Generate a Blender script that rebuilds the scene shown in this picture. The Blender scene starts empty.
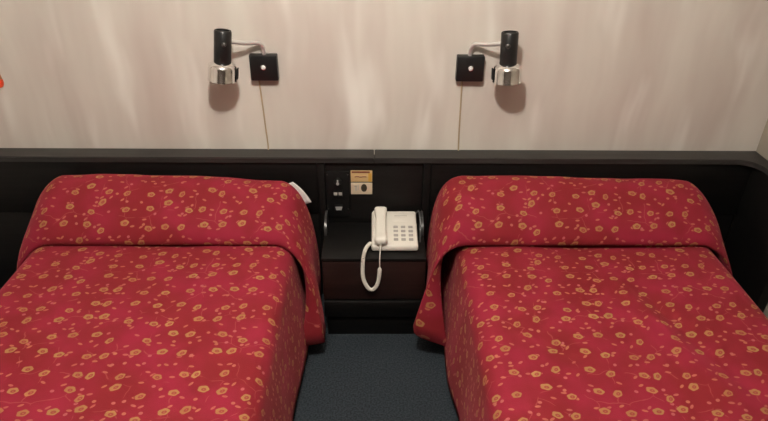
import bpy, bmesh, math, random
from mathutils import Vector, Matrix, noise
random.seed(4)
S = bpy.context.scene
C = S.collection
PI = math.pi

# ------------------------------------------------------------------ camera
cd = bpy.data.cameras.new('camera')
cd.sensor_fit = 'HORIZONTAL'; cd.sensor_width = 36.0
cd.lens = 600.0 / 768.0 * 36.0
cd.clip_start = 0.05
cam = bpy.data.objects.new('camera', cd); C.objects.link(cam)
PITCH, YAW, ROLL = math.radians(31), math.radians(1.1), math.radians(0.7)
fw = Vector((math.sin(YAW)*math.cos(PITCH), math.cos(YAW)*math.cos(PITCH), -math.sin(PITCH)))
rt = Vector((math.cos(YAW), -math.sin(YAW), 0)); up = rt.cross(fw)
rt2 = rt*math.cos(ROLL) + up*math.sin(ROLL); up2 = up*math.cos(ROLL) - rt*math.sin(ROLL)
cam.matrix_world = Matrix(((rt2.x, up2.x, -fw.x, 0), (rt2.y, up2.y, -fw.y, -2.25),
                           (rt2.z, up2.z, -fw.z, 1.76), (0, 0, 0, 1)))
S.camera = cam

# ------------------------------------------------------------------ world, exposure
w = bpy.data.worlds.new('world'); S.world = w; w.use_nodes = True
w.node_tree.nodes['Background'].inputs[0].default_value = (1.0, 0.85, 0.72, 1)
w.node_tree.nodes['Background'].inputs[1].default_value = 0.0
vs = S.view_settings
vs.view_transform = 'Standard'; vs.look = 'None'; vs.gamma = 1.0; vs.use_curve_mapping = False
vs.exposure = 0.0
LAMP_POS = (-0.12, -1.5, 2.44); LAMP_STRENGTH = 730.0; LAMP_COLOR = (1.0, 0.94, 0.86)

# ------------------------------------------------------------------ helpers
def newmat(name, color=(0.5, 0.5, 0.5), rough=0.5, metal=0.0, spec=0.5, emit=None, es=0.0, coat=0.0):
    m = bpy.data.materials.new(name); m.use_nodes = True
    b = m.node_tree.nodes['Principled BSDF']
    b.inputs['Base Color'].default_value = (*color, 1)
    b.inputs['Roughness'].default_value = rough
    b.inputs['Metallic'].default_value = metal
    b.inputs['Specular IOR Level'].default_value = spec
    b.inputs['Coat Weight'].default_value = coat
    if emit:
        b.inputs['Emission Color'].default_value = (*emit, 1)
        b.inputs['Emission Strength'].default_value = es
    return m

class NB:
    """small node builder"""
    def __init__(s, m): s.t = m.node_tree; s.n = s.t.nodes; s.l = s.t.links; s.b = s.n['Principled BSDF']
    def node(s, typ, **k):
        n = s.n.new(typ)
        for a, v in k.items(): setattr(n, a, v)
        return n
    def put(s, sock, v):
        if isinstance(v, bpy.types.NodeSocket): s.l.new(v, sock)
        elif v is not None:
            if sock.type == 'RGBA' and len(v) == 3: v = (*v, 1)
            sock.default_value = v
    def m(s, op, a, b=None, c=None):
        n = s.node('ShaderNodeMath', operation=op)
        for i, v in enumerate((a, b, c)): s.put(n.inputs[i], v)
        return n.outputs[0]
    def v(s, op, a, b=None, out=0):
        n = s.node('ShaderNodeVectorMath', operation=op)
        s.put(n.inputs[0], a)
        if b is not None: s.put(n.inputs[1], b)
        return n.outputs[out]
    def scale(s, a, f):
        n = s.node('ShaderNodeVectorMath', operation='SCALE'); s.put(n.inputs[0], a); s.put(n.inputs['Scale'], f); return n.outputs[0]
    def step(s, x, a, b):           # smooth 0..1 between a and b
        n = s.node('ShaderNodeMapRange', interpolation_type='SMOOTHSTEP')
        s.put(n.inputs[0], x); n.inputs[1].default_value = a; n.inputs[2].default_value = b
        return n.outputs[0]
    def mix(s, f, a, b):
        n = s.node('ShaderNodeMix', data_type='RGBA'); s.put(n.inputs[0], f); s.put(n.inputs[6], a); s.put(n.inputs[7], b)
        return n.outputs[2]
    def noise(s, vec, scale, detail=3.0, rough=0.5, color=False):
        n = s.node('ShaderNodeTexNoise'); s.put(n.inputs['Vector'], vec)
        n.inputs['Scale'].default_value = scale; n.inputs['Detail'].default_value = detail; n.inputs['Roughness'].default_value = rough
        return n.outputs['Color' if color else 'Fac']
    def vor(s, vec, scale, rnd, feature='F1'):
        n = s.node('ShaderNodeTexVoronoi', voronoi_dimensions='2D', feature=feature)
        s.put(n.inputs['Vector'], vec); n.inputs['Scale'].default_value = scale; n.inputs['Randomness'].default_value = rnd
        return n
    def coord(s, what): return s.node('ShaderNodeTexCoord').outputs[what]
    def mapping(s, vec, scale=(1, 1, 1), loc=(0, 0, 0), rot=(0, 0, 0)):
        n = s.node('ShaderNodeMapping'); s.put(n.inputs[0], vec)
        n.inputs['Scale'].default_value = scale; n.inputs['Location'].default_value = loc; n.inputs['Rotation'].default_value = rot
        return n.outputs[0]
    def bump(s, h, strength, dist):
        n = s.node('ShaderNodeBump'); n.inputs['Strength'].default_value = strength; n.inputs['Distance'].default_value = dist
        s.put(n.inputs['Height'], h); s.l.new(n.outputs[0], s.b.inputs['Normal'])

def obj(name, bm, mat, parent=None, loc=(0, 0, 0), smooth=True, angle=40):
    me = bpy.data.meshes.new(name)
    bmesh.ops.recalc_face_normals(bm, faces=bm.faces)
    bm.to_mesh(me); bm.free()
    for p in me.polygons: p.use_smooth = smooth
    if smooth:
        try: me.set_sharp_from_angle(angle=math.radians(angle))
        except Exception: pass
    if mat: me.materials.append(mat)
    o = bpy.data.objects.new(name, me); C.objects.link(o)
    o.location = loc
    if parent: o.parent = parent
    return o
def thing(name, label, cat, loc=(0, 0, 0), group=None, rotz=0):
    o = bpy.data.objects.new(name, None); C.objects.link(o)
    o.location = loc; o.rotation_euler = (0, 0, rotz); o.empty_display_size = 0.05
    return tag(o, label, cat, group)
def tag(o, label, cat, group=None):
    o['label'] = label; o['category'] = cat
    if group: o['group'] = group
    return o
def structure(o): o['kind'] = 'structure'; return o

def add(bm, b2):
    me = bpy.data.meshes.new('tmp'); b2.to_mesh(me); b2.free(); bm.from_mesh(me); bpy.data.meshes.remove(me)
def box(bm, lo, hi, bev=0.0, seg=2):
    b = bmesh.new(); bmesh.ops.create_cube(b, size=1)
    for v in b.verts:
        v.co = Vector([(lo[i]+hi[i])/2 + v.co[i]*(hi[i]-lo[i]) for i in range(3)])
    if bev: bmesh.ops.bevel(b, geom=list(b.edges), offset=bev, segments=seg, profile=0.5, affect='EDGES')
    add(bm, b); return bm
def Box(lo, hi, bev=0.0, seg=2): return box(bmesh.new(), lo, hi, bev, seg)
def tube(bm, pts, r, seg=10, cap=True):
    pts = [Vector(p) for p in pts]; n = len(pts); rings = []; prev = None
    for i, p in enumerate(pts):
        t = (pts[min(i+1, n-1)] - pts[max(i-1, 0)]).normalized()
        if prev is None: a = t.orthogonal().normalized()
        else: a = (prev - t*prev.dot(t)).normalized()
        prev = a; b = t.cross(a); rr = r[i] if isinstance(r, (list, tuple)) else r
        rings.append([bm.verts.new(p + (a*math.cos(q) + b*math.sin(q))*rr) for q in [2*PI*k/seg for k in range(seg)]])
    for i in range(n-1):
        for k in range(seg):
            bm.faces.new((rings[i][k], rings[i][(k+1) % seg], rings[i+1][(k+1) % seg], rings[i+1][k]))
    if cap: bm.faces.new(rings[0][::-1]); bm.faces.new(rings[-1])
    return bm
def lathe(bm, prof, seg=32, axis='Z', c=(0, 0, 0), close=False):
    rings = []
    for r, z in prof:
        ring = []
        for k in range(seg):
            q = 2*PI*k/seg; x, y = r*math.cos(q), r*math.sin(q)
            p = (x, y, z) if axis == 'Z' else ((x, -z, y) if axis == 'Y' else (z, x, y))
            ring.append(bm.verts.new(Vector(p) + Vector(c)))
        rings.append(ring)
    for i in range(len(rings)-1):
        for k in range(seg):
            bm.faces.new((rings[i][k], rings[i][(k+1) % seg], rings[i+1][(k+1) % seg], rings[i+1][k]))
    for ring in (rings[0], rings[-1]):
        if not close: bm.faces.new(ring)
    return bm
def spline(ctrl, n=12):
    P = [Vector(p) for p in ctrl]; out = []
    for i in range(len(P)-1):
        p0, p1, p2, p3 = P[max(i-1, 0)], P[i], P[i+1], P[min(i+2, len(P)-1)]
        for k in range(n):
            t = k/n
            out.append(0.5*((2*p1) + (p2-p0)*t + (2*p0-5*p1+4*p2-p3)*t*t + (3*p1-p0-3*p2+p3)*t**3))
    out.append(P[-1]); return out
def lerp(a, b, t): return a + (b-a)*t
def sstep(x, a, b):
    t = max(0, min(1, (x-a)/(b-a))); return t*t*(3-2*t)

# ------------------------------------------------------------------ materials
def mat_wall():
    m = newmat('stucco_wall', rough=0.75, spec=0.3); n = NB(m)
    p = n.coord('Object')
    warp = n.scale(n.v('SUBTRACT', n.noise(p, 1.6, 2, color=True), (0.5, 0.5, 0.5)), 0.14)
    q = n.v('ADD', p, warp)
    a = n.noise(n.mapping(q, (5.5, 5.5, 0.9)), 1.0, 3, 0.55)
    b = n.noise(n.mapping(q, (7.5, 7.5, 1.5), (3, 1, 7)), 1.0, 2, 0.5)
    c = n.noise(n.mapping(q, (2.2, 2.2, 1.5), (9, 4, 2)), 1.0, 3, 0.5)
    col = n.mix(n.step(c, 0.35, 0.68), (0.560, 0.497, 0.445), (0.580, 0.535, 0.475))
    col = n.mix(n.m('MULTIPLY', n.step(a, 0.36, 0.78), 0.9), col, (0.675, 0.640, 0.570))
    col = n.mix(n.m('MULTIPLY', n.step(b, 0.52, 0.80), 0.85), col, (0.83, 0.81, 0.75))
    col = n.mix(n.m('MULTIPLY', n.step(a, 0.44, 0.25), 0.6), col, (0.495, 0.425, 0.375))
    n.put(n.b.inputs['Base Color'], col)
    n.bump(n.noise(p, 60, 3), 0.06, 0.003)
    return m
def mat_carpet():
    m = newmat('blue_carpet', rough=0.95, spec=0.1); n = NB(m); p = n.coord('Object')
    f = n.noise(p, 150, 3); g = n.noise(p, 14, 3)
    col = n.mix(n.step(f, 0.3, 0.7), (0.014, 0.019, 0.023), (0.042, 0.052, 0.061))
    col = n.mix(n.m('MULTIPLY', g, 0.4), col, (0.026, 0.031, 0.037))
    n.put(n.b.inputs['Base Color'], col); n.bump(f, 0.5, 0.004)
    return m
def mat_wood(name, c1, c2, rough):
    m = newmat(name, rough=rough, spec=0.3); n = NB(m); p = n.coord('Object')
    g = n.noise(n.mapping(p, (4, 60, 60)), 1.0, 4, 0.6)
    n.put(n.b.inputs['Base Color'], n.mix(n.step(g, 0.35, 0.7), c1, c2))
    n.put(n.b.inputs['Roughness'], n.m('ADD', n.m('MULTIPLY', n.noise(p, 9, 3), 0.16), rough-0.08))
    n.bump(g, 0.05, 0.001)
    return m
def mat_spread():
    m = newmat('floral_red_cloth', rough=0.8, spec=0.2); n = NB(m)
    n.b.inputs['Sheen Weight'].default_value = 0.12
    n.b.inputs['Sheen Tint'].default_value = (1.0, 0.3, 0.3, 1)
    uv = n.coord('UV')
    base = n.mix(n.step(n.noise(uv, 5.5, 2), 0.35, 0.7), (0.192, 0.0115, 0.0165), (0.250, 0.0130, 0.033))
    # thin winding stems
    wuv = n.v('ADD', uv, n.scale(n.v('SUBTRACT', n.noise(uv, 14, 2, color=True), (0.5, 0.5, 0.5)), 0.05))
    e = n.vor(wuv, 8.0, 0.9, 'DISTANCE_TO_EDGE').outputs['Distance']
    gate = n.step(n.noise(uv, 17, 1), 0.47, 0.55)
    col = n.mix(n.m('MULTIPLY', n.m('MULTIPLY', n.step(e, 0.016, 0.006), gate), 0.45), base, (0.33, 0.075, 0.060))
    def blobs(scale, rnd, off, fn):
        q = n.v('ADD', uv, off)
        vr = n.vor(q, scale, rnd)
        d = n.v('SUBTRACT', q, vr.outputs['Position'])
        sep = n.node('ShaderNodeSeparateColor'); n.l.new(vr.outputs['Color'], sep.inputs[0])
        rot = n.node('ShaderNodeVectorRotate', rotation_type='Z_AXIS'); n.put(rot.inputs['Vector'], d)
        return rot, sep, fn
    # leaves and small buds
    for scale, off, a, b, thr, c in ((25.0, (0.31, 0.77, 0), 0.0088, 0.0040, 0.42, (0.35, 0.090, 0.070)),
                                     (22.0, (1.7, 0.13, 0), 0.0062, 0.0052, 0.52, (0.36, 0.090, 0.095))):
        rot, sep, _ = blobs(scale, 0.85, off, None)
        n.put(rot.inputs['Angle'], n.m('ADD', n.m('MULTIPLY', sep.outputs[0], 1.5), -0.95))
        ell = n.v('LENGTH', n.v('MULTIPLY', rot.outputs[0], (1/a, 1/b, 0)), out=1)
        f = n.m('MULTIPLY', n.step(ell, 1.1, 0.75), n.m('GREATER_THAN', sep.outputs[1], thr))
        col = n.mix(n.m('MULTIPLY', f, 0.85), col, n.mix(sep.outputs[2], c, (0.38, 0.130, 0.065)))
    # open flowers
    rot, sep, _ = blobs(13.6, 0.60, (0, 0, 0), None)
    n.put(rot.inputs['Angle'], n.m('ADD', n.m('MULTIPLY', sep.outputs[0], 1.5), -1.1))
    dv = n.v('MULTIPLY', rot.outputs[0], (0.84, 1.16, 0))
    r = n.v('LENGTH', dv, out=1)
    sx = n.node('ShaderNodeSeparateXYZ'); n.put(sx.inputs[0], dv)
    th = n.m('ARCTAN2', sx.outputs[1], sx.outputs[0])
    R = n.m('MULTIPLY', n.m('ADD', n.m('MULTIPLY', n.m('COSINE', n.m('MULTIPLY', th, 5.0)), 0.055), 0.98), n.m('ADD', n.m('MULTIPLY', sep.outputs[1], 0.0026), 0.0118))
    k = n.m('DIVIDE', r, R)
    # offset eye of the flower
    r2 = n.v('LENGTH', n.v('SUBTRACT', dv, (0.001, -0.0015, 0)), out=1)
    halo = n.step(k, 1.35, 1.0)
    col = n.mix(n.m('MULTIPLY', halo, 0.85), col, base)
    petal = n.mix(sep.outputs[2], (0.310, 0.135, 0.050), (0.32, 0.178, 0.060))
    vein = n.step(n.m('COSINE', n.m('MULTIPLY', n.m('ADD', th, PI/5), 5.0)), 0.80, 0.99)
    petal = n.mix(n.m('MULTIPLY', vein, 0.30), petal, (0.45, 0.08, 0.04))
    col = n.mix(n.m('MULTIPLY', n.step(k, 1.06, 0.88), 0.93), col, petal)
    col = n.mix(n.m('MULTIPLY', n.step(r2, 0.0072, 0.0050), 0.85), col, (0.24, 0.035, 0.03))
    col = n.mix(n.m('MULTIPLY', n.step(r2, 0.0026, 0.0012), 0.5), col, (0.40, 0.15, 0.06))
    n.put(n.b.inputs['Base Color'], col)
    n.bump(n.m('ADD', n.noise(uv, 420, 1), n.m('MULTIPLY', n.noise(uv, 30, 2), 1.2)), 0.16, 0.004)
    return m

M = dict(
    wall=mat_wall(), carpet=mat_carpet(), spread=mat_spread(),
    ceiling=newmat('ceiling_paint', (0.80, 0.77, 0.72), 0.9),
    dark_wall=newmat('dark_brown_unseen_wall', (0.075, 0.055, 0.042), 0.6),  # unseen front wall, coloured dark so the chrome reflects a dark room
    side_wall=newmat('dark_olive_wall', (0.30, 0.265, 0.215), 0.8),  # right wall, darker and more olive than the back wall
    black_wood=mat_wood('black_stained_wood', (0.0030, 0.0028, 0.0026), (0.0058, 0.0052, 0.0048), 0.45),
    ledge_wood=mat_wood('black_satin_ledge', (0.022, 0.021, 0.020), (0.034, 0.032, 0.030), 0.34),
    brown_wood=mat_wood('dark_red_brown_wood', (0.016, 0.0075, 0.0066), (0.025, 0.011, 0.009), 0.42),
    black_metal=newmat('satin_black_enamel', (0.008, 0.008, 0.008), 0.38),
    black_plastic=newmat('black_plastic', (0.004, 0.004, 0.004), 0.5, spec=0.3),
    gloss_black=newmat('gloss_black_glint', (0.035, 0.034, 0.033), 0.33, spec=0.8),  # curb colour lightened to widen its grey glint
    grey_plastic=newmat('pale_grey_plastic', (0.34, 0.33, 0.32), 0.5),
    dull_metal=newmat('dull_screw_metal', (0.09, 0.085, 0.08), 0.4, 0.8),
    chrome=newmat('chrome', (0.82, 0.81, 0.79), 0.13, 1.0),
    satin_chrome=newmat('satin_chrome', (0.80, 0.79, 0.77), 0.36, 0.75),
    switch_white=newmat('white_button', (0.85, 0.85, 0.82), 0.3),
    cord=newmat('tan_cord', (0.42, 0.32, 0.20), 0.6),
    phone=newmat('ivory_phone_plastic', (0.74, 0.71, 0.63), 0.42),
    key=newmat('grey_key_plastic', (0.36, 0.34, 0.31), 0.5),
    phone_text=newmat('grey_print', (0.45, 0.42, 0.37), 0.6),
    dark_cable=newmat('grey_cable', (0.10, 0.10, 0.10), 0.35),
    sheet=newmat('white_cotton', (0.74, 0.72, 0.68), 0.9),
    card=newmat('ochre_card', (0.62, 0.43, 0.20), 0.6),
    card_pale=newmat('cream_card', (0.60, 0.50, 0.36), 0.6),
    print_brown=newmat('brown_print', (0.20, 0.06, 0.03), 0.6),
    print_dark=newmat('dark_print', (0.045, 0.035, 0.02), 0.6),
    print_gold=newmat('gold_print', (0.62, 0.36, 0.06), 0.6),
    red_tag=newmat('orange_red_plastic', (0.72, 0.07, 0.02), 0.4),
    tag_brown=newmat('orange_brown_plastic', (0.42, 0.17, 0.06), 0.5),
    bed_wood=newmat('bed_base_fabric', (0.05, 0.045, 0.04), 0.8),
    glow=newmat('lamp_glass', (0.9, 0.9, 0.85), 0.4, emit=LAMP_COLOR, es=LAMP_STRENGTH),
    white_metal=newmat('white_lamp_metal', (0.7, 0.68, 0.64), 0.5),
)

# ------------------------------------------------------------------ room shell
XL, XR, YF, ZC = -2.1, 1.59, -3.5, 2.6
for nm, lo, hi, mt in (('wall_back', (XL-0.1, 0, 0), (XR+0.1, 0.1, ZC), 'wall'),
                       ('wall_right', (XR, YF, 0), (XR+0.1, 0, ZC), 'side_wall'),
                       ('wall_left', (XL-0.1, YF, 0), (XL, 0, ZC), 'wall'),
                       ('wall_front', (XL-0.1, YF-0.1, 0), (XR+0.1, YF, ZC), 'dark_wall'),
                       ('floor', (XL-0.1, YF-0.1, -0.1), (XR+0.1, 0.1, 0), 'carpet'),
                       ('ceiling', (XL-0.1, YF-0.1, ZC), (XR+0.1, 0.1, ZC+0.1), 'ceiling')):
    structure(obj(nm, Box(lo, hi), M[mt], smooth=False))

# ------------------------------------------------------------------ ceiling lamp (above the frame)
t = thing('ceiling_lamp', 'round white glass ceiling lamp hanging in the middle of the room', 'lamp', (LAMP_POS[0], LAMP_POS[1], ZC))
dz = LAMP_POS[2] - ZC
obj('canopy', lathe(bmesh.new(), [(0.001, 0), (0.07, 0), (0.07, -0.015), (0.03, -0.03), (0.025, dz+0.06), (0.001, dz+0.06)]), M['white_metal'], t)
obj('globe', lathe(bmesh.new(), [(0.065*math.sin(a)+1e-4, dz + 0.065*math.cos(a)) for a in [PI*k/16 for k in range(17)]], 24), M['glow'], t)

# ------------------------------------------------------------------ headboard
LT = 0.704      # ledge height
hb = thing('headboard', 'long black wooden headboard with a narrow grey-black ledge along the back wall', 'headboard', (0, 0, 0))
def ledge_bm(x0, x1, fillet=False):
    b = bmesh.new()
    pts = [(x0, -0.003), (x0, -0.088)]
    if fillet:
        r = 0.08; cx, cy = x1-0.05-r, -0.088-r
        pts += [(cx + r*math.sin(a), cy + r*math.cos(a)) for a in [PI/2*k/12 for k in range(13)]]
        pts += [(x1-0.05, -0.40), (x1-0.003, -0.40), (x1-0.003, -0.003)]
    else: pts += [(x1, -0.088), (x1, -0.003)]
    lo = [b.verts.new((x, y, LT-0.022)) for x, y in pts]; hi = [b.verts.new((x, y, LT)) for x, y in pts]
    n = len(pts); b.faces.new(hi); b.faces.new(lo[::-1])
    for i in range(n): b.faces.new((lo[i], lo[(i+1) % n], hi[(i+1) % n], hi[i]))
    bmesh.ops.bevel(b, geom=[e for e in b.edges if abs(e.verts[0].co.z-LT) < 1e-5 and abs(e.verts[1].co.z-LT) < 1e-5], offset=0.003, segments=2, affect='EDGES')
    return b
obj('ledge', ledge_bm(XL+0.003, -0.0015), M['ledge_wood'], hb)
obj('ledge', ledge_bm(0.0015, XR, True), M['ledge_wood'], hb)
obj('panel', Box((XL+0.003, -0.078, 0.44), (-0.232, -0.003, LT-0.0225), 0.003), M['black_wood'], hb)
obj('lower_panel', Box((XL+0.003, -0.070, 0), (-0.232, -0.003, 0.4395), 0.003), M['black_wood'], hb)
obj('panel', Box((0.232, -0.078, 0.44), (XR-0.04, -0.003, LT-0.0225), 0.003), M['black_wood'], hb)
obj('lower_panel', Box((0.232, -0.070, 0), (XR-0.04, -0.003, 0.4395), 0.003), M['black_wood'], hb)
obj('centre_panel', Box((-0.2, -0.072, 0), (0.2, -0.003, LT-0.0225), 0.003), M['black_wood'], hb)
for sx in (-1, 1):
    obj('upright', Box((sx*0.216-0.0155, -0.084, 0), (sx*0.216+0.0155, -0.003, LT-0.0225), 0.004), M['black_wood'], hb)
obj('side_panel', Box((XR-0.045, -0.39, 0), (XR-0.003, -0.079, LT-0.0225), 0.003), M['black_wood'], hb)

# ------------------------------------------------------------------ nightstand
ns = thing('nightstand', 'low black wooden nightstand with a red-brown drawer between the two beds', 'nightstand', (0, -0.085, 0))
NW, NF, NT = 0.205, -0.266, 0.40      # half width, front y (local), top height
obj('top', Box((-NW, NF, NT-0.013), (NW, 0, NT), 0.003), M['black_wood'], ns)
cb = bmesh.new()
for sx in (-1, 1): box(cb, (sx*(NW-0.008)-0.008, NF+0.022, 0.11), (sx*(NW-0.008)+0.008, 0, NT-0.0135), 0.002)
box(cb, (-NW+0.016, -0.012, 0.11), (NW-0.016, 0, NT-0.0225)); box(cb, (-NW+0.016, NF+0.03, 0.11), (NW-0.016, -0.012, 0.126))
obj('body', cb, M['black_wood'], ns)
dr = obj('drawer', Box((-NW+0.002, NF+0.002, 0.197), (NW-0.002, NF+0.021, NT-0.017), 0.003), M['brown_wood'], ns)
dr['label'] = 'dark red-brown drawer front'
obj('lower_panel', Box((-NW+0.002, NF-0.004, 0.108), (NW-0.002, NF+0.021, 0.190), 0.004), M['black_wood'], ns)
obj('plinth', Box((-NW+0.012, NF+0.012, 0), (NW-0.012, -0.01, 0.1075), 0.002), M['black_wood'], ns)

for sx in (-1, 1):          # low side curbs with a rounded front end
    b = bmesh.new(); pr_ = [(-0.004, NT+0.0003), (-0.004, NT+0.062)] + [(-0.055-0.055*math.sin(a), NT+0.007+0.055*math.cos(a)) for a in [PI/2*k/8 for k in range(9)]] + [(-0.110, NT+0.0003)]
    A = [b.verts.new((sx*(NW-0.011), y, z)) for y, z in pr_]; B = [b.verts.new((sx*(NW-0.001), y, z)) for y, z in pr_]
    b.faces.new(A); b.faces.new(B[::-1])
    for i in range(len(A)): b.faces.new((A[i], A[(i+1) % len(A)], B[(i+1) % len(A)], B[i]))
    bmesh.ops.bevel(b, geom=list(b.edges), offset=0.002, segments=2, affect='EDGES')
    obj('side_curb', b, M['gloss_black'], ns)

# ------------------------------------------------------------------ beds
def grid_mesh(P, uvscale=(1, 1)):
    """P[i][j] -> cloth grid; uv in metres from the middle column / first row"""
    ni, nj = len(P), len(P[0]); b = bmesh.new(); uvl = b.loops.layers.uv.new('UVMap')
    V = [[b.verts.new(P[i][j]) for j in range(nj)] for i in range(ni)]
    mid = nj//2; vv = [0.0]
    for i in range(1, ni): vv.append(vv[-1] + (P[i][mid]-P[i-1][mid]).length)
    U = []
    for i in range(ni):
        u = [0.0]*nj
        for j in range(mid+1, nj): u[j] = u[j-1] + (P[i][j]-P[i][j-1]).length
        for j in range(mid-1, -1, -1): u[j] = u[j+1] - (P[i][j]-P[i][j+1]).length
        U.append(u)
    for i in range(ni-1):
        for j in range(nj-1):
            q = [(i, j), (i, j+1), (i+1, j+1), (i+1, j)]
            if len({tuple(round(c, 6) for c in P[a][c2]) for a, c2 in q}) < 3: continue
            f = b.faces.new([V[a][c2] for a, c2 in q])
            for lp, (a, c2) in zip(f.loops, q): lp[uvl].uv = (U[a][c2], -vv[a])
    return b
def cloth(name, P, mat, parent=None, thick=0.004):
    b = grid_mesh(P)
    o = obj(name, b, mat, parent, angle=80)
    s = o.modifiers.new('thickness', 'SOLIDIFY'); s.thickness = thick; s.offset = -1
    return o

def bezier(a, c1, c2, d, t):
    return a*(1-t)**3 + c1*3*t*(1-t)**2 + c2*3*t*t*(1-t) + d*t**3

def make_bed(cx, inner, seed, labels):
    """cx: middle of the bed; inner: +1 when the nightstand lies on its +x side"""
    HW = 0.495          # half width of the spread's top
    ZT = 0.480
    # ---- hidden frame
    bed = thing('bed', labels['bed'], 'bed', (cx, -1.03, 0))
    obj('mattress', Box((-0.47, -0.93, 0.29), (0.47, 0.92, 0.462), 0.04, 3), M['sheet'], bed)
    obj('base', Box((-0.46, -0.92, 0.14), (0.46, 0.92, 0.289), 0.01), M['bed_wood'], bed)
    for sx in (-1, 1):
        for sy in (-1, 1):
            obj('leg', lathe(bmesh.new(), [(0.02, 0), (0.028, 0.1395)], 12, c=(sx*0.4, sy*0.84, 0)), M['black_wood'], bed)
    # ---- main spread: rows run from under the pillow to the foot
    rows = []
    yy = [-0.16 - 0.035*k for k in range(53)]
    yfoot = yy[-1] - 0.05
    top_rows = [(y, 0.0) for y in yy]
    for k in range(1, 6):
        a = PI/2*k/5; top_rows.append((yy[-1]-0.05*math.sin(a), 0.05*(1-math.cos(a))))
    for k in range(1, 10): top_rows.append((yfoot-0.004*k, 0.05 + 0.37*k/9))
    ts = []                        # columns: parameter along half width
    NTOP, NR, NS = 18, 6, 14
    R = 0.068
    for ri, (y, drop) in enumerate(top_rows):
        row = []
        for s in (-1, 1):
            side = []
            isin = (s == inner)
            for k in range(NTOP):
                x = (HW-R)*k/NTOP
                side.append((x, 0.0, 0.0))
            for k in range(NR+1):
                a = PI/2*k/NR
                side.append((HW-R+R*math.sin(a), R*(1-math.cos(a)), 0.0))
            for k in range(1, NS+1):
                h = k/NS
                side.append((HW + 0.020*h, R + (0.425-R)*h, h))
            line = []
            for x, d, h in side:
                n1 = noise.noise(Vector((x*s*3+seed, y*2.6, 1.3)))*0.011 + noise.noise(Vector((x*s*8+seed, y*6, 4.0)))*0.005
                # gentle crown and the dip beside the pillow roll
                z = ZT + n1*(1-sstep(x, HW-0.1, HW)) - d
                X = x
                if h > 0:
                    fold = 0.010*h*math.sin(y*15 + seed*2 + 1.2*math.sin(y*5)) + 0.016*h*noise.noise(Vector((seed+s, y*4.5, h*1.2)))
                    X += fold + 0.012*h
                dd = max(d, drop)
                if drop > 0:
                    z = min(z, ZT - drop) if d < drop else z
                Y = y + (0.01*noise.noise(Vector((x*5, 3, seed)))*min(1, drop*4))
                if labels['fold'] and h == 0:      # shallow diagonal crease in the cloth
                    for (ax, ay, bx, by, amp) in labels['fold']:
                        px, py = x*s, y
                        L2 = (bx-ax)**2 + (by-ay)**2
                        tt = max(0, min(1, ((px-ax)*(bx-ax)+(py-ay)*(by-ay))/L2))
                        dist = math.hypot(px-ax-tt*(bx-ax), py-ay-tt*(by-ay))
                        z += amp*math.exp(-(dist/0.022)**2)*math.sin(PI*min(1, max(0.0, tt)))
                line.append(Vector((cx + s*X, Y, max(z, 0.055))))
            if s < 0: row += line[::-1][:-1]
            else: row += line
        rows.append(row)
    spread = cloth('bedspread', rows, M['spread'])
    tag(spread, labels['spread'], 'bedspread', None)
    # ---- pillow roll: the same spread folded over the pillow, hanging at both sides
    PW = labels['pw']                    # half width over the pillow
    pcx = cx
    prof = []
    # back foot against the headboard, over the top, down the front and under
    ctrl = [(-0.112, 0.50), (-0.112, 0.57), (-0.122, 0.622), (-0.150, 0.652), (-0.195, 0.656), (-0.25, 0.636), (-0.312, 0.600), (-0.366, 0.562),
            (-0.395, 0.522), (-0.394, 0.494), (-0.372, 0.483), (-0.34, 0.4825)]
    prof = [(p.y, p.z) for p in spline([(0, a, b) for a, b in ctrl], 4)]
    nb = len(prof)
    P = []
    NT2, NS2 = 22, 16
    for i, (y, z) in enumerate(prof):
        b = i/(nb-1)
        row = []
        for s in (-1, 1):
            isin = (s == inner)
            side = []
            xe = PW - (labels['xe'] if isin else 0.118)                       # where the pillow starts to round off
            for k in range(NT2+1):
                x = xe*k/NT2
                u = (x/xe)
                zz = z - (z-0.486)*0.06*u**4 + (0.004 - 0.011*s*u)*sstep(z, 0.5, 0.62)
                yy2 = y
                n1 = noise.noise(Vector((x*s*4+seed*3, b*3, 7.0)))*0.009 + noise.noise(Vector((x*s*11+seed, b*6, 2.0)))*0.003
                zz += n1*min(1, 6*b)*(1-sstep(b, 0.75, 1)) ; yy2 -= 0.8*n1*sstep(b, 0.4, 0.7)*(1-sstep(b, 0.85, 1))
                side.append(Vector((x*s, yy2, zz)))
            e0 = side[-1]
            # hem target
            fb = sstep(b, 0.30, 0.82)
            if isin:
                hem = Vector((s*(PW + lerp(0.025, labels['flare'], fb)), lerp(-0.13, -0.50, sstep(b, 0.0, 0.95)), lerp(labels['hem'][0]+0.03, labels['hem'][0], min(1, b/0.8)) if b < 0.8 else lerp(labels['hem'][0], labels['hem'][1], (b-0.8)/0.2)))
                if b > 0.84: hem.x = s*lerp(PW+labels['flare'], PW-0.035, sstep(b, 0.84, 1.0))
            else:
                hem = Vector((s*lerp(PW+0.03, PW+0.00, sstep(b, 0.8, 1.0)), lerp(-0.13, -0.47, sstep(b, 0.0, 0.95)), 0.10))
            out = 0.10 if b < 0.8 else lerp(0.10, 0.075, sstep(b, 0.8, 1))
            for k in range(1, NS2+1):
                t = (k/NS2)
                c1 = e0 + Vector((s*labels['c1'], 0.0, -0.004 - 0.02*(1-abs(2*b-1)) ))
                c2 = Vector((s*(PW+labels['c2']), lerp(e0.y, hem.y, 0.25), lerp(e0.z, hem.z, 0.25)))
                if not isin:
                    c1 = e0 + Vector((s*0.022, 0, -0.006)); c2 = Vector((s*(PW+0.075), lerp(e0.y, hem.y, 0.2), lerp(e0.z, hem.z, 0.15)))
                p = bezier(e0, c1, c2, hem, t)
                wob = 0.006*math.sin(b*17 + seed + t*2)*t
                p.x += s*wob
                side.append(p)
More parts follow.
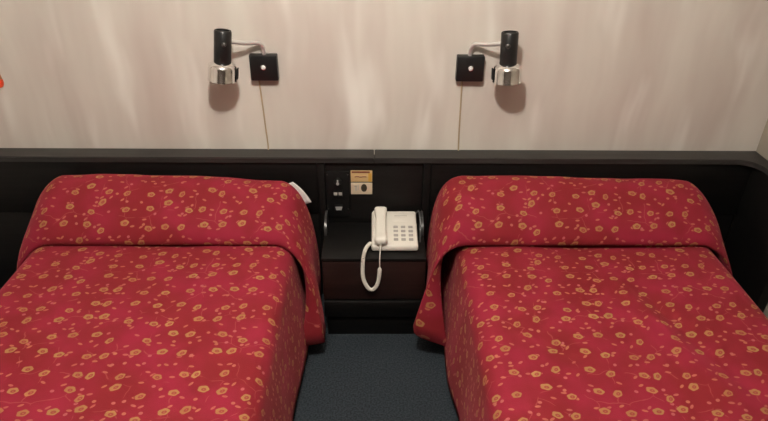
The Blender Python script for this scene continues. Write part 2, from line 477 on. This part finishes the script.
            line = [Vector((pcx+p.x, p.y, p.z)) for p in side]
            if s < 0: row += line[::-1][:-1]
            else: row += line
        P.append(row)
    pf = cloth('pillow_fold', P, M['spread'], spread, 0.004)
    pf['label'] = 'upper end of the red floral cover rolled over the pillow'
    # ---- pillow inside
    b = bmesh.new(); n = 28; m_ = 10; V = []
    for i in range(n+1):
        x = lerp(-0.44, 0.44, i/n); e = abs(2*i/n-1); sc = max(0.02, (1-e**6))**0.5
        ring = []
        for k in range(20):
            a = 2*PI*k/20
            ca, sa = math.cos(a), math.sin(a)
            ring.append(b.verts.new((x, -0.232 + 0.095*sc*math.copysign(abs(ca)**0.8, ca), 0.545 + 0.055*sc*math.copysign(abs(sa)**0.8, sa))))
        V.append(ring)
    for i in range(n):
        for k in range(20): b.faces.new((V[i][k], V[i][(k+1) % 20], V[i+1][(k+1) % 20], V[i+1][k]))
    b.faces.new(V[0]); b.faces.new(V[-1])
    pl = obj('pillow', b, M['sheet'], None, (cx, 0, 0))
    tag(pl, labels['pillow'], 'pillow')
    return bed, spread, pl

L = make_bed(-0.80, 1, 1.7, dict(
    bed='single bed under the red floral bedspread left of the nightstand',
    spread='red floral bedspread on the left bed, a white corner of cotton beside its roll',
    pillow='white-cased pillow, one corner peeking out at the nightstand end of the left bed', fold=[], c2=0.032, xe=0.108, c1=0.068, hem=(0.10, 0.085), pw=0.540, flare=0.072))
Rr = make_bed(0.812, -1, 5.3, dict(
    bed='single bed under the red floral bedspread right of the nightstand',
    spread='red floral bedspread on the right bed, with a shallow diagonal crease towards the foot',
    pillow='pillow rolled inside the cover of the right bed',
    c2=0.027, xe=0.092, c1=0.105, hem=(0.165, 0.065), pw=0.555, flare=0.098, fold=[(0.00, -0.50, 0.20, -1.25, 0.014), (0.08, -0.60, 0.30, -1.25, -0.013), (-0.40, -0.78, -0.18, -0.98, -0.012)]))
# white corner of the left pillow case, showing past the end of the roll
P = []
for i in range(9):
    u = i/8; row = []
    for j in range(5):
        v = j/4
        a = Vector((-0.332, -0.128, 0.614)); c = Vector((-0.274, -0.140, 0.523))
        p = a.lerp(c, u); wd = 0.004 + 0.016*u**0.8
        p += Vector((0.8, -0.15, 0.4)).normalized()*(lerp(-0.016, wd, v) + 0.002) + Vector((0.005, 0, 0.003))*math.sin(PI*u)
        row.append(p + Vector((0.80, 0, 0)))
    P.append(row)
cc = cloth('case_corner', P, M['sheet'], L[2], 0.003)

# ------------------------------------------------------------------ wall lamps
def make_lamp(s, loc, label, hx, tilt):
    """s = -1: head hangs to the left of the plate, +1: to the right"""
    t = thing('wall_lamp', label, 'lamp', loc, 'reading lamps on the back wall')
    H = 0.049
    box_ = obj('wall_box', Box((-0.052, -0.034, -H), (0.052, -0.001, H), 0.004), M['black_metal'], t)
    obj('switch_button', lathe(bmesh.new(), [(0.0085, 0.034), (0.0085, 0.038), (0.006, 0.043), (0.001, 0.044)], 20, 'Y', (0.0, 0, 0.004)), M['switch_white'], t)
    obj('switch_collar', lathe(bmesh.new(), [(0.0115, 0.0335), (0.0115, 0.0355), (0.009, 0.0362)], 20, 'Y', (0.0, 0, 0.004)), M['chrome'], box_)
    hx, hy, hz = s*hx, -0.105, 0.121          # the joint on the housing
    arm = spline([(-s*0.004, -0.018, H-0.002), (-s*0.004, -0.019, H+0.018), (s*0.001, -0.023, H+0.034), (s*0.015, -0.031, H+0.046),
                  (s*0.060, -0.060, H+0.053), (hx, hy, hz)], 8)
    obj('arm', tube(bmesh.new(), arm, 0.0080, 14), M['satin_chrome'], t)
    head = Matrix.Translation((hx, hy, hz)) @ Matrix.Rotation(math.radians(tilt), 4, 'Y') @ Matrix.Rotation(math.radians(-4), 4, 'X') @ Matrix.Translation((0, 0, -0.076))
    def P_(name, bm, mt, par): 
        bmesh.ops.transform(bm, matrix=head, verts=bm.verts); return obj(name, bm, mt, par)
    z0, z1 = -0.003, 0.114
    hd = P_('housing', lathe(bmesh.new(), [(0.0295, z0), (0.031, z0+0.003), (0.031, z1-0.004), (0.0285, z1), (0.024, z1), (0.023, z1-0.006), (0.001, z1-0.006)], 32), M['black_metal'], t)
    P_('joint_screw', lathe(bmesh.new(), [(0.0085, -0.004), (0.0085, 0.003), (0.006, 0.0055), (0.001, 0.006)], 16, 'Y', (-s*0.010, -0.0295, 0.070)), M['dull_metal'], hd)
    sh = bmesh.new()
    lathe(sh, [(0.028, 0.001), (0.034, 0.0005), (0.042, -0.004), (0.0495, -0.011), (0.0515, -0.020), (0.0515, -0.060), (0.0527, -0.062), (0.0527, -0.066), (0.050, -0.066), (0.049, -0.020), (0.042, -0.010), (0.028, -0.003)], 40, close=True)
    shd = P_('shade', sh, M['chrome'], t)
    P_('bulb', lathe(bmesh.new(), [(0.014, -0.004), (0.015, -0.018), (0.028, -0.036), (0.030, -0.046), (0.022, -0.058), (0.001, -0.062)], 24), M['sheet'], t)
    P_('shade_clip', Box((-s*0.0555-0.002, -0.012, -0.054), (-s*0.0555+0.002, 0.008, -0.014), 0.001), M['black_metal'], shd)
    return t
make_lamp(-1, (-0.417, 0, 1.051), 'black and chrome wall lamp on the left, its head hanging left of its box', 0.1225, 7.0)
make_lamp(1, (0.363, 0, 1.052), 'black and chrome wall lamp on the right, its head hanging right of its box', 0.120, -2.0)
for lx, dx, e, lab in ((-0.414, -0.030, -0.020, 'thin tan power cord running down from the left wall lamp'),
                       (0.363, -0.024, -0.018, 'thin tan power cord running down from the right wall lamp')):
    p = spline([(lx+dx, -0.006, 1.008), (lx+dx+0.001, -0.005, 0.96), (lx+lerp(dx, e, 0.45), -0.005, 0.88), (lx+lerp(dx, e, 0.75), -0.005, 0.79), (lx+e, -0.006, 0.735), (lx+e+0.001, -0.012, 0.7035)], 8)
    tag(obj('power_cord', tube(bmesh.new(), p, 0.0032, 8), M['cord']), lab, 'cord', 'lamp cords on the back wall')

# ------------------------------------------------------------------ control panel and notice card
FY = -0.072        # face of the centre panel
cp = thing('control_panel', 'black bedside switch panel with small grey switches left of the cream notice card', 'switch panel', (-0.1497, FY, 0.532))
plate = obj('plate', Box((-0.0495, -0.009, -0.108), (0.0495, -0.0005, 0.108), 0.004), M['black_plastic'], cp)
kn = obj('knob', lathe(bmesh.new(), [(0.0165, 0.0085), (0.0165, 0.016), (0.013, 0.024), (0.001, 0.025)], 24, 'Y', (0.001, 0, 0.064)), M['black_plastic'], cp)
b = bmesh.new(); box(b, (-0.002, -0.0268, 0.064), (0.004, -0.0235, 0.077), 0.0008); lathe(b, [(0.006, 0.0245), (0.006, 0.027), (0.001, 0.0278)], 14, 'Y', (0.001, 0, 0.060))
obj('knob_mark', b, M['grey_plastic'], kn)
for k in (0, 1):
    r_ = obj('rocker_switch', Box((-0.0185+0.0195*k, -0.0165, -0.009), (-0.0005+0.0195*k, -0.0085, 0.021), 0.0015), M['black_plastic'], cp)
    obj('rocker_cap', Box((-0.0170+0.0195*k, -0.0185, 0.002), (-0.0020+0.0195*k, -0.0163, 0.016), 0.001), M['key'], r_)
so = obj('socket', Box((-0.017, -0.0145, -0.080), (0.021, -0.0085, -0.046), 0.002), M['black_plastic'], cp)
b = bmesh.new(); vs_ = [(-0.013, -0.054), (0.017, -0.054), (0.013, -0.070), (-0.009, -0.070)]
f_ = [b.verts.new((x, -0.0168, z)) for x, z in vs_]; g_ = [b.verts.new((x, -0.0144, z)) for x, z in vs_]
b.faces.new(f_); b.faces.new(g_[::-1])
for i in range(4): b.faces.new((f_[i], f_[(i+1) % 4], g_[(i+1) % 4], g_[i]))
obj('socket_insert', b, M['grey_plastic'], so)
for x, z in ((-0.042, 0.094), (0.042, 0.094), (-0.042, -0.068), (0.042, -0.068)):
    obj('screw', lathe(bmesh.new(), [(0.0036, 0.0085), (0.0030, 0.0105), (0.001, 0.0108)], 12, 'Y', (x, 0, z)), M['dull_metal'], cp)

nc = thing('notice_card', 'small cream and ochre two-part notice card on the black panel above the phone', 'sign', (-0.052, FY, 0.587))
up_ = obj('upper_card', Box((-0.044, -0.005, 0.0035), (0.044, -0.0005, 0.0545), 0.001), M['card'], nc)
lo_ = obj('lower_card', Box((-0.044, -0.005, -0.0545), (0.044, -0.0005, -0.0015), 0.001), M['card_pale'], nc)
obj('heading_band', Box((-0.040, -0.0062, 0.045), (0.034, -0.0048, 0.053)), M['print_brown'], up_)
obj('gold_edge', Box((0.028, -0.0060, 0.006), (0.041, -0.0048, 0.044)), M['print_gold'], up_)
wv = spline([(-0.028, -0.0055, 0.0270), (-0.016, -0.0055, 0.0290), (-0.004, -0.0055, 0.0265), (0.008, -0.0055, 0.0285), (0.020, -0.0055, 0.0275)], 6)
obj('printed_line', tube(bmesh.new(), wv, 0.0019, 6), M['print_brown'], up_)
obj('dark_emblem', lathe(bmesh.new(), [(0.0125, 0.0048), (0.0125, 0.0062), (0.001, 0.0064)], 24, 'Y', (0.010, 0, 0)), M['print_dark'], lo_)
for v in lo_.children[0].data.vertices: v.co.z = v.co.z*1.45 - 0.024
b = bmesh.new(); box(b, (-0.026, -0.0060, -0.038), (-0.020, -0.0048, -0.014)); box(b, (-0.016, -0.0060, -0.034), (-0.011, -0.0048, -0.010)); box(b, (-0.030, -0.0060, -0.020), (-0.020, -0.0048, -0.014))
obj('printed_mark', b, M['phone_text'], lo_)

# ------------------------------------------------------------------ telephone
ph = thing('telephone', 'ivory push-button telephone with a coiled cord on the nightstand', 'telephone', (0.082, -0.198, NT+0.0004))
def wedge(x0, x1, y0, y1, zf, zb, zbase, bev, seg=3):
    b = bmesh.new(); bmesh.ops.create_cube(b, size=1)
    for v in b.verts:
        x = x0 if v.co.x < 0 else x1; y = y0 if v.co.y < 0 else y1
        z = zbase if v.co.z < 0 else (zf if v.co.y < 0 else zb)
        v.co = (x, y, z)
    if bev: bmesh.ops.bevel(b, geom=list(b.edges), offset=bev, segments=seg, profile=0.5, affect='EDGES')
    return b
PY0, PY1, ZF, ZB = -0.110, 0.098, 0.030, 0.068
def pz(y): return lerp(ZF, ZB, (y-PY0)/(PY1-PY0))
obj('body', wedge(-0.092, 0.092, PY0, PY1, ZF, ZB, 0.003, 0.009), M['phone'], ph)
ang = math.atan2(ZB-ZF, PY1-PY0)
rot = Matrix.Rotation(ang, 4, 'X')
def on_top(b, x, y, dz_=0.0):
    bmesh.ops.transform(b, matrix=Matrix.Translation((x, y, pz(y)+dz_)) @ rot, verts=b.verts); return b
# cradle well
obj('cradle', on_top(Box((-0.031, -0.102, -0.002), (0.027, 0.096, 0.0035), 0.003), -0.056, 0.0), M['phone'], ph)
# handset: ear and mouth cups joined by a grip
b = bmesh.new(); sec = []
for k in range(25):
    u = k/24; y = lerp(-0.112, 0.092, u)
    e = abs(2*u-1)
    hw = 0.0215 + 0.0045*sstep(e, 0.45, 0.8); th = 0.013 + 0.006*sstep(e, 0.5, 0.8); zc = 0.024 - 0.004*e
    if e > 0.9: q = math.sqrt(max(0.05, 1-((e-0.9)/0.1)**2)); hw *= 0.55+0.45*q; th *= 0.45+0.55*q
    sec.append([b.verts.new((hw*math.copysign(abs(math.cos(a))**0.55, math.cos(a)), y, zc + th*math.copysign(abs(math.sin(a))**0.6, math.sin(a)))) for a in [2*PI*j/20 for j in range(20)]])
for i in range(24):
    for j in range(20): b.faces.new((sec[i][j], sec[i][(j+1) % 20], sec[i+1][(j+1) % 20], sec[i+1][j]))
b.faces.new(sec[0]); b.faces.new(sec[-1])
obj('handset', on_top(b, -0.055, -0.004, 0.0), M['phone'], ph, angle=60)
# keys: three columns, four rows
for r_ in range(4):
    for c_ in range(3):
        obj('key', on_top(Box((-0.0090, -0.0062, -0.001), (0.0090, 0.0062, 0.0042), 0.0018), 0.005+0.0300*c_, -0.004-0.0235*r_), M['key'], ph)
obj('key_field', on_top(Box((-0.046, -0.048, -0.002), (0.046, 0.048, 0.0008), 0.0006), 0.035, -0.039), M['phone'], ph)
obj('label_strip', on_top(Box((-0.036, -0.010, -0.001), (0.036, 0.010, 0.0012), 0.0008), 0.030, 0.042), M['phone'], ph)
obj('printed_line', on_top(Box((-0.028, -0.0022, -0.001), (0.024, 0.0022, 0.0012)), 0.030, 0.064), M['phone_text'], ph)
for x, y in ((-0.07, -0.08), (0.07, -0.08), (-0.07, 0.07), (0.07, 0.07)):
    obj('foot', lathe(bmesh.new(), [(0.008, 0.0), (0.009, 0.0045)], 12, c=(x, y, 0)), M['black_plastic'], ph)
# coiled cord: body's left side -> over the nightstand's front edge -> back up to the handset
path = spline([(-0.088, -0.066, 0.018), (-0.100, -0.078, 0.018), (-0.113, -0.110, 0.020), (-0.122, -0.146, 0.010), (-0.126, -0.168, -0.030), (-0.124, -0.172, -0.080), (-0.108, -0.172, -0.124),
               (-0.090, -0.172, -0.137), (-0.072, -0.172, -0.118), (-0.063, -0.172, -0.080), (-0.060, -0.172, -0.030), (-0.060, -0.166, 0.006), (-0.058, -0.145, 0.030), (-0.056, -0.130, 0.036), (-0.055, -0.108, 0.046)], 10)
# resample and wind
cum = [0.0]
for i in range(1, len(path)): cum.append(cum[-1] + (path[i]-path[i-1]).length)
def at(d):
    for i in range(1, len(path)):
        if cum[i] >= d: return path[i-1].lerp(path[i], (d-cum[i-1])/max(1e-9, cum[i]-cum[i-1]))
    return path[-1]
Ltot = cum[-1]; pitch = 0.0052; hel = []; prevn = None
end = Ltot - 0.105
N = int(end/pitch*9)
for i in range(N+1):
    d = end*i/N; p = at(d); tg = (at(min(Ltot, d+0.004)) - at(max(0, d-0.004))).normalized()
    nrm = tg.orthogonal().normalized() if prevn is None else (prevn - tg*prevn.dot(tg)).normalized()
    prevn = nrm; bn = tg.cross(nrm); a = 2*PI*d/pitch
    rr = 0.0062*min(1, d/0.012, (end-d)/0.012 + 0.05)
    hel.append(p + (nrm*math.cos(a) + bn*math.sin(a))*rr)
hel += [at(d) for d in [end + 0.008 + (Ltot-end-0.008)*k/14 for k in range(15)]]
obj('coiled_cord', tube(bmesh.new(), hel, 0.0021, 6), M['phone'], ph)
# line cord behind the phone
lc = spline([(0.080, 0.090, 0.030), (0.093, 0.094, 0.055), (0.104, 0.086, 0.072), (0.1085, 0.050, 0.045), (0.1080, 0.020, 0.012), (0.1060, -0.015, 0.006), (0.103, -0.045, 0.005)], 8)
lco = obj('line_cord', tube(bmesh.new(), lc, 0.0024, 8), M['dark_cable'], ph); lco['label'] = 'thin grey line cord curling behind the phone'

# ------------------------------------------------------------------ orange-red tag at the far left
tg = thing('wall_tag', 'small orange-red tag hanging on the wall at the far left', 'tag', (-1.438, -0.001, 0.992))
def slab(pts, y0, y1):
    b = bmesh.new(); A = [b.verts.new((x, y0, z)) for x, z in pts]; B = [b.verts.new((x, y1, z)) for x, z in pts]
    b.faces.new(A); b.faces.new(B[::-1]); n = len(pts)
    for i in range(n): b.faces.new((A[i], A[(i+1) % n], B[(i+1) % n], B[i]))
    return b
obj('tag_body', slab([(-0.024, 0.000), (0.013, 0.000), (0.014, -0.012), (0.012, -0.022), (0.006, -0.030), (-0.004, -0.033), (-0.014, -0.031), (-0.022, -0.022)], -0.006, 0), M['red_tag'], tg)
tb = obj('tag_top', slab([(-0.022, 0.030), (-0.012, 0.038), (0.000, 0.037), (0.008, 0.028), (0.0125, 0.0005), (-0.024, 0.0005)], -0.005, 0), M['tag_brown'], tg); tb['label'] = 'orange-brown top'
